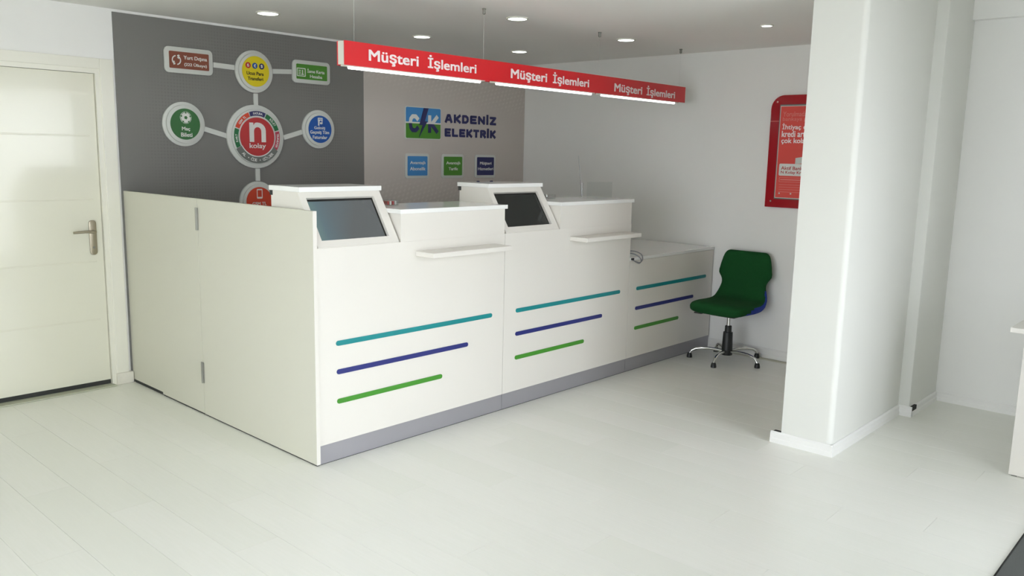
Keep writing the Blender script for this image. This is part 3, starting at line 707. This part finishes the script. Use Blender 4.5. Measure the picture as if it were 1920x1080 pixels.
# hub
hx, hz = .9405, 1.614
t = base_round('round_sign', 'largest round wall sign with a big white n on red', hx, hz, .222, .1, None)
b = B().prism(circ(hx, hz, .134, 64), 'y', Y_F, Y_M).obj('face', M['p_red'], t)
def seg(a0, a1, r0, r1, m, n=14):
    o_ = [(hx+r1*math.cos(math.radians(a0+(a1-a0)*k/n)), hz+r1*math.sin(math.radians(a0+(a1-a0)*k/n))) for k in range(n+1)]
    i_ = [(hx+r0*math.cos(math.radians(a0+(a1-a0)*k/n)), hz+r0*math.sin(math.radians(a0+(a1-a0)*k/n))) for k in range(n+1)]
    return B().prism(o_+i_[::-1], 'y', Y_F-.0006, Y_M).obj('ring_segment', m, t)
R0, R1 = .147, .178
seg(112, 159, R0, R1, M['p_orange']); seg(67, 109, R0, R1, M['p_navy']); seg(17, 64, R0, R1, M['p_dkgreen']); seg(-32, 14, R0, R1, M['p_pink']); seg(162, 207, R0, R1, M['p_dkgreen'])
b = B().prism([(hx+.141*math.cos(math.radians(a)), hz+.141*math.sin(math.radians(a))) for a in range(208, 333, 4)]+[(hx+.186*math.cos(math.radians(a)), hz+.186*math.sin(math.radians(a))) for a in range(328, 207, -4)], 'y', Y_F-.0010, Y_M)
b.obj('ring_segment', M['p_grey'], t)
b = B(); n_ = 30
b.prism([(hx+.134*math.cos(math.radians(208+124*k/n_)), hz+.134*math.sin(math.radians(208+124*k/n_))) for k in range(n_+1)]+[(hx+.141*math.cos(math.radians(332-124*k/n_)), hz+.141*math.sin(math.radians(332-124*k/n_))) for k in range(n_+1)], 'y', Y_F-.0012, Y_M); b.obj('white_rule', IW, t)
yt = Y_F-.0006
arc_text('GSM TL', hx, hz, .1625, 135.5, 26, .016, yt, IW, t); arc_text('FATURA', hx, hz, .1625, 88, 26, .016, yt, IW, t); arc_text('BİLET', hx, hz, .1625, 40.5, 22, .016, yt, IW, t)
arc_text('TRANSFER', hx, hz, .1625, -9, 36, .016, yt, IW, t); arc_text('KART', hx, hz, .1625, 184.5, 19, .016, yt, IW, t)
arc_text('AL • ÖDE • GÖNDER', hx, hz, .163, 270, 92, .021, Y_F-.001, IW, t, inward=True)
# the big n drawn as an outline with a round shoulder
def nshape():
    x0, x1, z0, z1 = hx-.062, hx+.066, 1.577, 1.713; st = .035
    pts = [(x0+.0, z0), (x0+st, z0), (x0+st, z0+.075)]
    cxn, czn, ri = (x0+st+x1-st)/2, z0+.075, (x1-st-x0-st)/2
    for k in range(1, 9): a = PI-PI*k/9; pts.append((cxn+ri*math.cos(a), czn+ri*1.0*math.sin(a)))
    pts += [(x1-st, z0+.075), (x1-st, z0), (x1, z0), (x1, z0+.08)]
    ro = ri+st
    for k in range(1, 8):
        a = 2.15*k/8; pts.append((x1-ro+ro*math.cos(a), z0+.08+(.056)*math.sin(a)))
    pts += [(x0+st*.9, z0+.115), (x0+st*.9, z1-.002), (x0, z1-.002)]
    return pts
B().prism(nshape(), 'y', Y_F-.0015, Y_F).obj('letter_n', IW, t)
text('kolay', hx, 1.546, .128, .046, Y_F, IW, t, bold=.03)

# electricity company logo, letters and three tiles on the taupe panel
t = thing('logo_sign', 'square blue and green company logo plaque with a lightning bolt', 'sign', (2.517, F0, 1.645))
lx0, lx1, lz0_, lz1_, lm = 2.325, 2.709, 1.645, 1.898, 1.773
LY = F0-.012
B().prism(rrect(lx0-.008, lx1+.008, lz0_-.008, lz1_+.008, .016, 4), 'y', F0-.008, F0).obj('backing_plate', M['plate'], t)
B().prism(rrect(lx0, lx1, lm+.006, lz1_, [.0005, .012, .012, .0005], 4), 'y', LY, F0-.008).obj('blue_half', M['p_sky'], t)
B().prism(rrect(lx0, lx1, lz0_, lm-.006, [.012, .0005, .0005, .012], 4), 'y', LY, F0-.008).obj('green_half', M['p_lgreen'], t)
B().box(lx0-.004, lx1+.002, LY-.0012, F0-.008, lm-.006, lm+.006).obj('white_rule', IW, t)
for ch, xa, xb in (('C', 2.352, 2.462), ('K', 2.566, 2.680)):
    for mm, zc in ((IW, (lm+.0055, 2.2)), (M['p_navy'], (1.0, lm-.0055))):
        b = B(); stroke_letter(b.bm, ch, xa, xb-xa, 1.693, .148, .034, LY-.0012, F0-.008, zc); b.obj('letter_half', mm, t)
B().prism([(2.516, 1.898), (2.569, 1.898), (2.528, 1.789), (2.556, 1.787), (2.465, 1.653), (2.503, 1.754), (2.467, 1.756)], 'y', LY-.003, F0-.008).obj('lightning_bolt', M['p_navy'], t)
t = thing('company_name_sign', 'raised navy company lettering in two lines beside the logo plaque', 'sign', (3.088, F0, 1.668))
block_word('AKDENİZ', 2.770, 3.406, 1.787, .075, .021, F0-.006, F0, M['p_navy'], t)
block_word('ELEKTRİK', 2.768, 3.402, 1.668, .072, .021, F0-.006, F0, M['p_navy'], t)
YT = F0-.013
for (cx, m, l1, w1, h1, l2, w2, h2, lab) in ((2.4515, M['p_sky'], 'Avantajlı', .170, .033, 'Abonelik', .172, .028, 'small light blue square wall tile below the logo'),
        (2.862, M['p_lgreen'], 'Avantajlı', .168, .033, 'Tarife', .110, .026, 'small leaf green square wall tile, middle of three'),
        (3.27, M['p_navy'], 'Müşteri', .150, .033, 'Hizmetleri', .200, .026, 'small navy square wall tile, right of the green tile')):
    t = thing('tile_sign', lab, 'sign', (cx, F0, 1.31), 'square tiles under the company name')
    B().prism(rrect(cx-.133, cx+.133, 1.31, 1.518, .022, 5), 'y', F0-.009, F0, .002).obj('backing_plate', M['plate'], t, True)
    B().prism(rrect(cx-.109, cx+.109, 1.333, 1.496, .008, 3), 'y', YT, F0-.009).obj('face', m, t)
    text(l1, cx, 1.438, w1, h1, YT, IW, t); text(l2, cx, 1.391, w2, h2, YT, IW, t)
# two more small dark letters just above the second console
t = thing('small_lettering_sign', 'two dark marks of lettering just showing above the second screen', 'sign', (3.27, F0, 1.255))
for cx in (3.185, 3.36):
    B().prism(rrect(cx-.018, cx+.018, 1.245, 1.282, .008, 3), 'y', F0-.006, F0).obj('letter', M['p_navy'], t)

# ------------------------------------------------------------------ framed poster on the right wall
t = thing('poster_frame', 'red acrylic poster frame with rounded corner, partly behind the pillar', 'poster', (XR, -.78, 1.174))
P0x = XR-.022; py0, py1 = -.412, -1.13        # left and right edge as seen
def yz(pts): return [(-a, c) for a, c in pts]
fo = rrect(.412, 1.13, 1.174, 2.005, [.004, .1, .1, .004], 8)
B().prism(yz(fo), 'x', P0x, XR-.008, .0015).obj('acrylic_board', M['crim'], t, True)
B().box(P0x-.004, P0x, -1.055, -.484, 1.238, 1.936).obj('dark_surround', M['p_grey'], t)
B().box(P0x-.0055, P0x-.004, -1.048, -.490, 1.246, 1.926).obj('white_edge', IW, t)
B().box(P0x-.0065, P0x-.0055, -1.044, -.494, 1.250, 1.922).obj('poster_sheet', M['poster'], t)
px_ = P0x-.0065
# lines as far as the pillar lets them be read
for (s, z, wd, h, bo) in (('Yorulmada', 1.866, .180, .036, .0), ('bankaya gi', 1.826, .190, .036, .0), ('İhtiyaç d', 1.772, .186, .056, .035), ('kredi art', 1.721, .183, .046, .035), ('çok kola', 1.668, .184, .046, .035)):
    text(s, .513+wd/2, z, wd, h, px_, M['redtext'] if bo else M['posterline'], t, bold=bo, facing='x', depth=.0008)
B().prism(yz(rrect(.511, 1.03, 1.413, 1.502, .01, 4)), 'x', px_-.001, px_).obj('white_caption_box', IW, t)
text("Aktif Bank'ı", .527+.09, 1.470, .18, .027, px_-.001, M['p_red'], t, bold=.03, facing='x', depth=.0006)
text('N Kolay Kred', .527+.095, 1.436, .19, .027, px_-.001, M['p_red'], t, bold=.03, facing='x', depth=.0006)
b = B(); b.ring(yz(rrect(.517, 1.03, 1.366, 1.401, .004, 3)), yz(rrect(.520, 1.027, 1.369, 1.398, .003, 3)), 'x', px_-.0006, px_)
b.box(px_-.0006, px_, -1.0, -.526, 1.380, 1.387)
for k in range(4): b.box(px_-.0006, px_, -1.02, -.518, 1.345-.018*k, 1.348-.018*k)
b.obj('fine_print', M['posterline'], t)
for yy in (-.525, -.615): B().tube([(px_-.0006, yy, 1.281), (px_, yy, 1.281)], .006, 12).obj('bullet_mark', IW, t)
b = B(); b.prism([(-.633, 1.502), (-.80, 1.515), (-.80, 1.575), (-.72, 1.56), (-.633, 1.545)], 'x', px_-.0008, px_-.0003); b.obj('banknote_picture', M['plate'], t)
for yy, zz in ((-.461, 1.956), (-.459, 1.22), (-1.08, 1.956), (-1.08, 1.22)): B().tube([(P0x-.004, yy, zz), (XR, yy, zz)], .007, 14).obj('standoff_screw', M['chrome'], t, True)
B().box(P0x-.0008, P0x, -.484, -.414, 1.8135, 1.8165).obj('seam', M['posterline'], t)

# ------------------------------------------------------------------ swivel chair
CX, CY = 3.485, -.33
t = thing('swivel_chair', 'dark green upholstered swivel chair with blue underside on a chrome star base', 'chair', (CX, CY, 0))
t['_org'] = (0, 0, 0)      # parts modelled about the chair's own axis, facing +x'
t.rotation_euler = (0, 0, PI+.0)
stations = [  # x', z, half width, half thickness, squareness
    (.262, .412, .150, .012), (.255, .416, .185, .030), (.225, .422, .212, .042), (.16, .428, .228, .047), (.06, .426, .232, .048), (-.05, .424, .228, .049),
    (-.115, .432, .222, .050), (-.160, .455, .215, .048), (-.186, .495, .205, .042), (-.196, .540, .190, .034), (-.202, .580, .184, .029), (-.207, .612, .196, .027),
    (-.212, .645, .219, .027), (-.218, .69, .215, .027), (-.225, .74, .205, .026), (-.232, .785, .192, .025), (-.237, .812, .176, .021), (-.240, .826, .150, .010)]
# normals along the path: seat top is +z, back front is +x'
def chair_mesh():
    b = B(); N = 32; rings = []
    P = stations
    for i, (px, pz, hw, ht) in enumerate(P):
        a = P[max(i-1, 0)]; c = P[min(i+1, len(P)-1)]
        tx, tz = c[0]-a[0], c[1]-a[1]; ln = math.hypot(tx, tz); tx, tz = tx/ln, tz/ln
        nx, nz = tz, -tx                      # seat: t=(-1,0) -> n=(0,1); back: t=(0,1) -> n=(1,0)
        ring = []
        for k in range(N):
            th = 2*PI*k/N; cc, ss = math.cos(th), math.sin(th)
            uu = hw*math.copysign(abs(cc)**.45, cc); vv = ht*math.copysign(abs(ss)**.75, ss)
            dish = 0.0
            if ss > 0: dish = -.010*(1-(uu/hw)**2) if i < 16 and i > 2 else 0.0
            ring.append(Vector((px+nx*(vv+dish), uu, pz+nz*(vv+dish))))
        rings.append(ring)
    b.loft(rings)
    bmesh.ops.subdivide_edges(b.bm, edges=b.bm.edges[:], cuts=1, smooth=.6, use_grid_fill=True)
    return b
def region(keep, name, m):
    b = chair_mesh()
    kill = [f for f in b.bm.faces if not keep(f.calc_center_median(), f.normal)]
    bmesh.ops.delete(b.bm, geom=kill, context='FACES')
    return b.obj(name, m, t, True, 60)
def is_back(c): return c.z > .50 and c.x < -.1
def is_blue(c, n): return c.x < .21 and n.z < .5 and n.x < .6 and c.z < min(.382+(.21-c.x)*.40, .55)
region(lambda c, n: is_back(c) and not is_blue(c, n), 'backrest', M['fgreen'])
region(lambda c, n: not is_back(c) and not is_blue(c, n), 'seat', M['fgreen'])
o = region(is_blue, 'seat_shell', M['fblue']); o['label'] = 'blue fabric lower rear of the seat'
B().box(-.11, .11, -.10, .10, .352, .378, .006).obj('seat_plate', M['black'], t)
b = B(); b.tube([(.03, -.08, .362), (.05, -.16, .358), (.055, -.20, .352)], .006, 10); b.prism(rrect(.02, .085, -.26, -.19, .012, 3), 'z', .343, .352, .002); b.obj('height_lever', M['black'], t, True)
B().lathe([(.014, .21), (.014, .352)], 0, 0, 20).obj('gas_column', M['chrome'], t, True)
B().lathe([(.041, .045), (.043, .055), (.041, .075), (.036, .21), (.035, .222), (.026, .224), (.025, .268), (.022, .272)], 0, 0, 28).obj('column_cover', M['black'], t, True)
for k in range(5):
    a = math.radians(-63+72*k); ca, sa = math.cos(a), math.sin(a)
    prof = [(.03, .072), (.08, .079), (.14, .083), (.19, .082), (.235, .073), (.262, .058), (.275, .04), (.279, .024)]
    lg = B().tube([(r*ca, r*sa, z) for r, z in prof], [.012, .012, .0115, .011, .0105, .010, .0095, .009], 12).obj('leg', M['chrome'], t, True)
    fx, fy = .279*ca, .279*sa
    b = B().lathe([(.021, 0), (.021, .012), (.017, .030), (.013, .036)], fx, fy, 18); sub(b, 'glide', M['black'], lg, (0, 0, 0), True)

# ------------------------------------------------------------------ bits on the counters
# raised clear stands on the worktops
t = thing('card_holder', 'small clear acrylic holder with red and white cards beside the first screen', 'holder', (.70, .30, 1.24))
b = B(); b.box(.655, .735, .262, .265, 1.24, 1.268); b.box(.655, .735, .335, .338, 1.24, 1.268); b.box(.655, .658, .265, .335, 1.24, 1.268); b.box(.732, .735, .265, .335, 1.24, 1.268); b.box(.658, .732, .265, .335, 1.24, 1.243)
b.obj('tray', M['acrylic'], t)
for k in range(4): B().box(.664+.017*k, .676+.017*k, .272, .325, 1.2432, 1.263).obj('card', M['p_red'] if k % 2 == 0 else IW, t)
t = thing('clear_tray', 'small empty clear acrylic tray beside the second screen', 'tray', (2.06, .31, 1.24))
b = B(); b.box(2.02, 2.10, .272, .275, 1.24, 1.268); b.box(2.02, 2.10, .345, .348, 1.24, 1.268); b.box(2.02, 2.023, .275, .345, 1.24, 1.268); b.box(2.097, 2.10, .275, .345, 1.24, 1.268); b.box(2.023, 2.097, .275, .345, 1.24, 1.243)
b.obj('tray', M['acrylic'], t)
B().lathe([(.006, 1.243), (.008, 1.262), (.004, 1.274)], 2.05, .31, 14).obj('chrome_stud', M['chrome'], t, True)
t = thing('acrylic_stand', 'upright clear acrylic stand on the second worktop', 'stand', (2.44, .17, 1.24))
b = B(); b.prism([(2.35, .203), (2.53, .123), (2.5285, .1205), (2.3485, .2005)], 'z', 1.243, 1.353); b.obj('pane', M['acrylic'], t)
b = B(); b.prism([(2.345, .225), (2.555, .13), (2.53, .085), (2.325, .18)], 'z', 1.24, 1.243); b.obj('base', M['acrylic'], t)
t = thing('stylus_rod', 'thin upright grey rod in a clear tube beside the acrylic stand', 'rod', (2.33, .21, 1.24))
B().lathe([(.0125, 1.24), (.0125, 1.246), (.0085, 1.249), (.0085, 1.345), (.007, 1.347)], 2.335, .235, 16).obj('holder_tube', M['acrylic'], t, True)
B().tube([(2.335, .235, 1.25), (2.325, .240, 1.34), (2.305, .25, 1.53)], [.0022, .002, .0012], 8).obj('rod', M['cable'], t, True)
# loose cables over the low counter
def cable(pts, r):
    b = B(); out = []
    P = [Vector(p) for p in pts]
    for i in range(len(P)-1):
        p0, p1, p2, p3 = P[max(i-1, 0)], P[i], P[i+1], P[min(i+2, len(P)-1)]
        for k in range(8):
            s = k/8; out.append(.5*((2*p1)+(p2-p0)*s+(2*p0-5*p1+4*p2-p3)*s*s+(3*p1-p0-3*p2+p3)*s**3))
    out.append(P[-1]); b.tube(out, r, 8); return b
t = thing('cable_bundle', 'loose grey cables looping over the left corner of the low counter', 'cable', (2.66, .02, .8275))
cable([(2.618, .06, .915), (2.65, .05, .90), (2.655, .05, .865), (2.632, .05, .842), (2.64, .06, .8325)], .004).obj('cable', M['cable'], t, True)
cable([(2.618, .03, .875), (2.68, .005, .868), (2.725, -.015, .845), (2.735, -.022, .812), (2.71, -.02, .79), (2.66, -.018, .798), (2.62, -.012, .815)], .0042).obj('cable', M['cable'], t, True)
cable([(2.618, .02, .86), (2.66, -.005, .85), (2.70, -.02, .825), (2.712, -.026, .80), (2.69, -.024, .785), (2.645, -.02, .80)], .0042).obj('cable', M['cable'], t, True)
B().box(2.613, 2.637, -.018, -.006, .812, .826, .002).obj('plug', M['black'], t)

# ------------------------------------------------------------------ desk at the right edge, doormat
t = thing('white_desk', 'white desk with overhanging top at the right edge of the picture', 'desk', (2.9, -2.75, 0))
B().box(2.335, 3.5, -3.12, -2.42, .728, .753, .002, 1).obj('desktop', M['lam'], t)
B().box(2.391, 2.412, -3.08, -2.475, .004, .728, .001, 1).obj('side_panel', M['lam'], t); B().box(3.42, 3.441, -3.08, -2.475, .004, .728, .001, 1).obj('side_panel', M['lam'], t)
B().box(2.412, 3.42, -2.50, -2.48, .25, .728).obj('modesty_panel', M['lam'], t)
for xx in (2.4, 3.43):
    for yy in (-3.05, -2.5): B().box(xx-.006, xx+.006, yy-.012, yy+.012, 0, .004).obj('foot', M['dark'], t)
t = thing('doormat', 'dark grey doormat on the white floor at the bottom right corner', 'mat', (1.6, -3.15, 0))
B().box(.5, 2.2, -3.6, -2.693, 0, .011, .003).obj('pile', M['mat_grey'], t)
B().box(.492, 2.208, -3.608, -2.685, 0, .004, .001).obj('rubber_edge', M['dark'], t)

for o in bpy.data.objects:
    if '_org' in o: del o['_org']
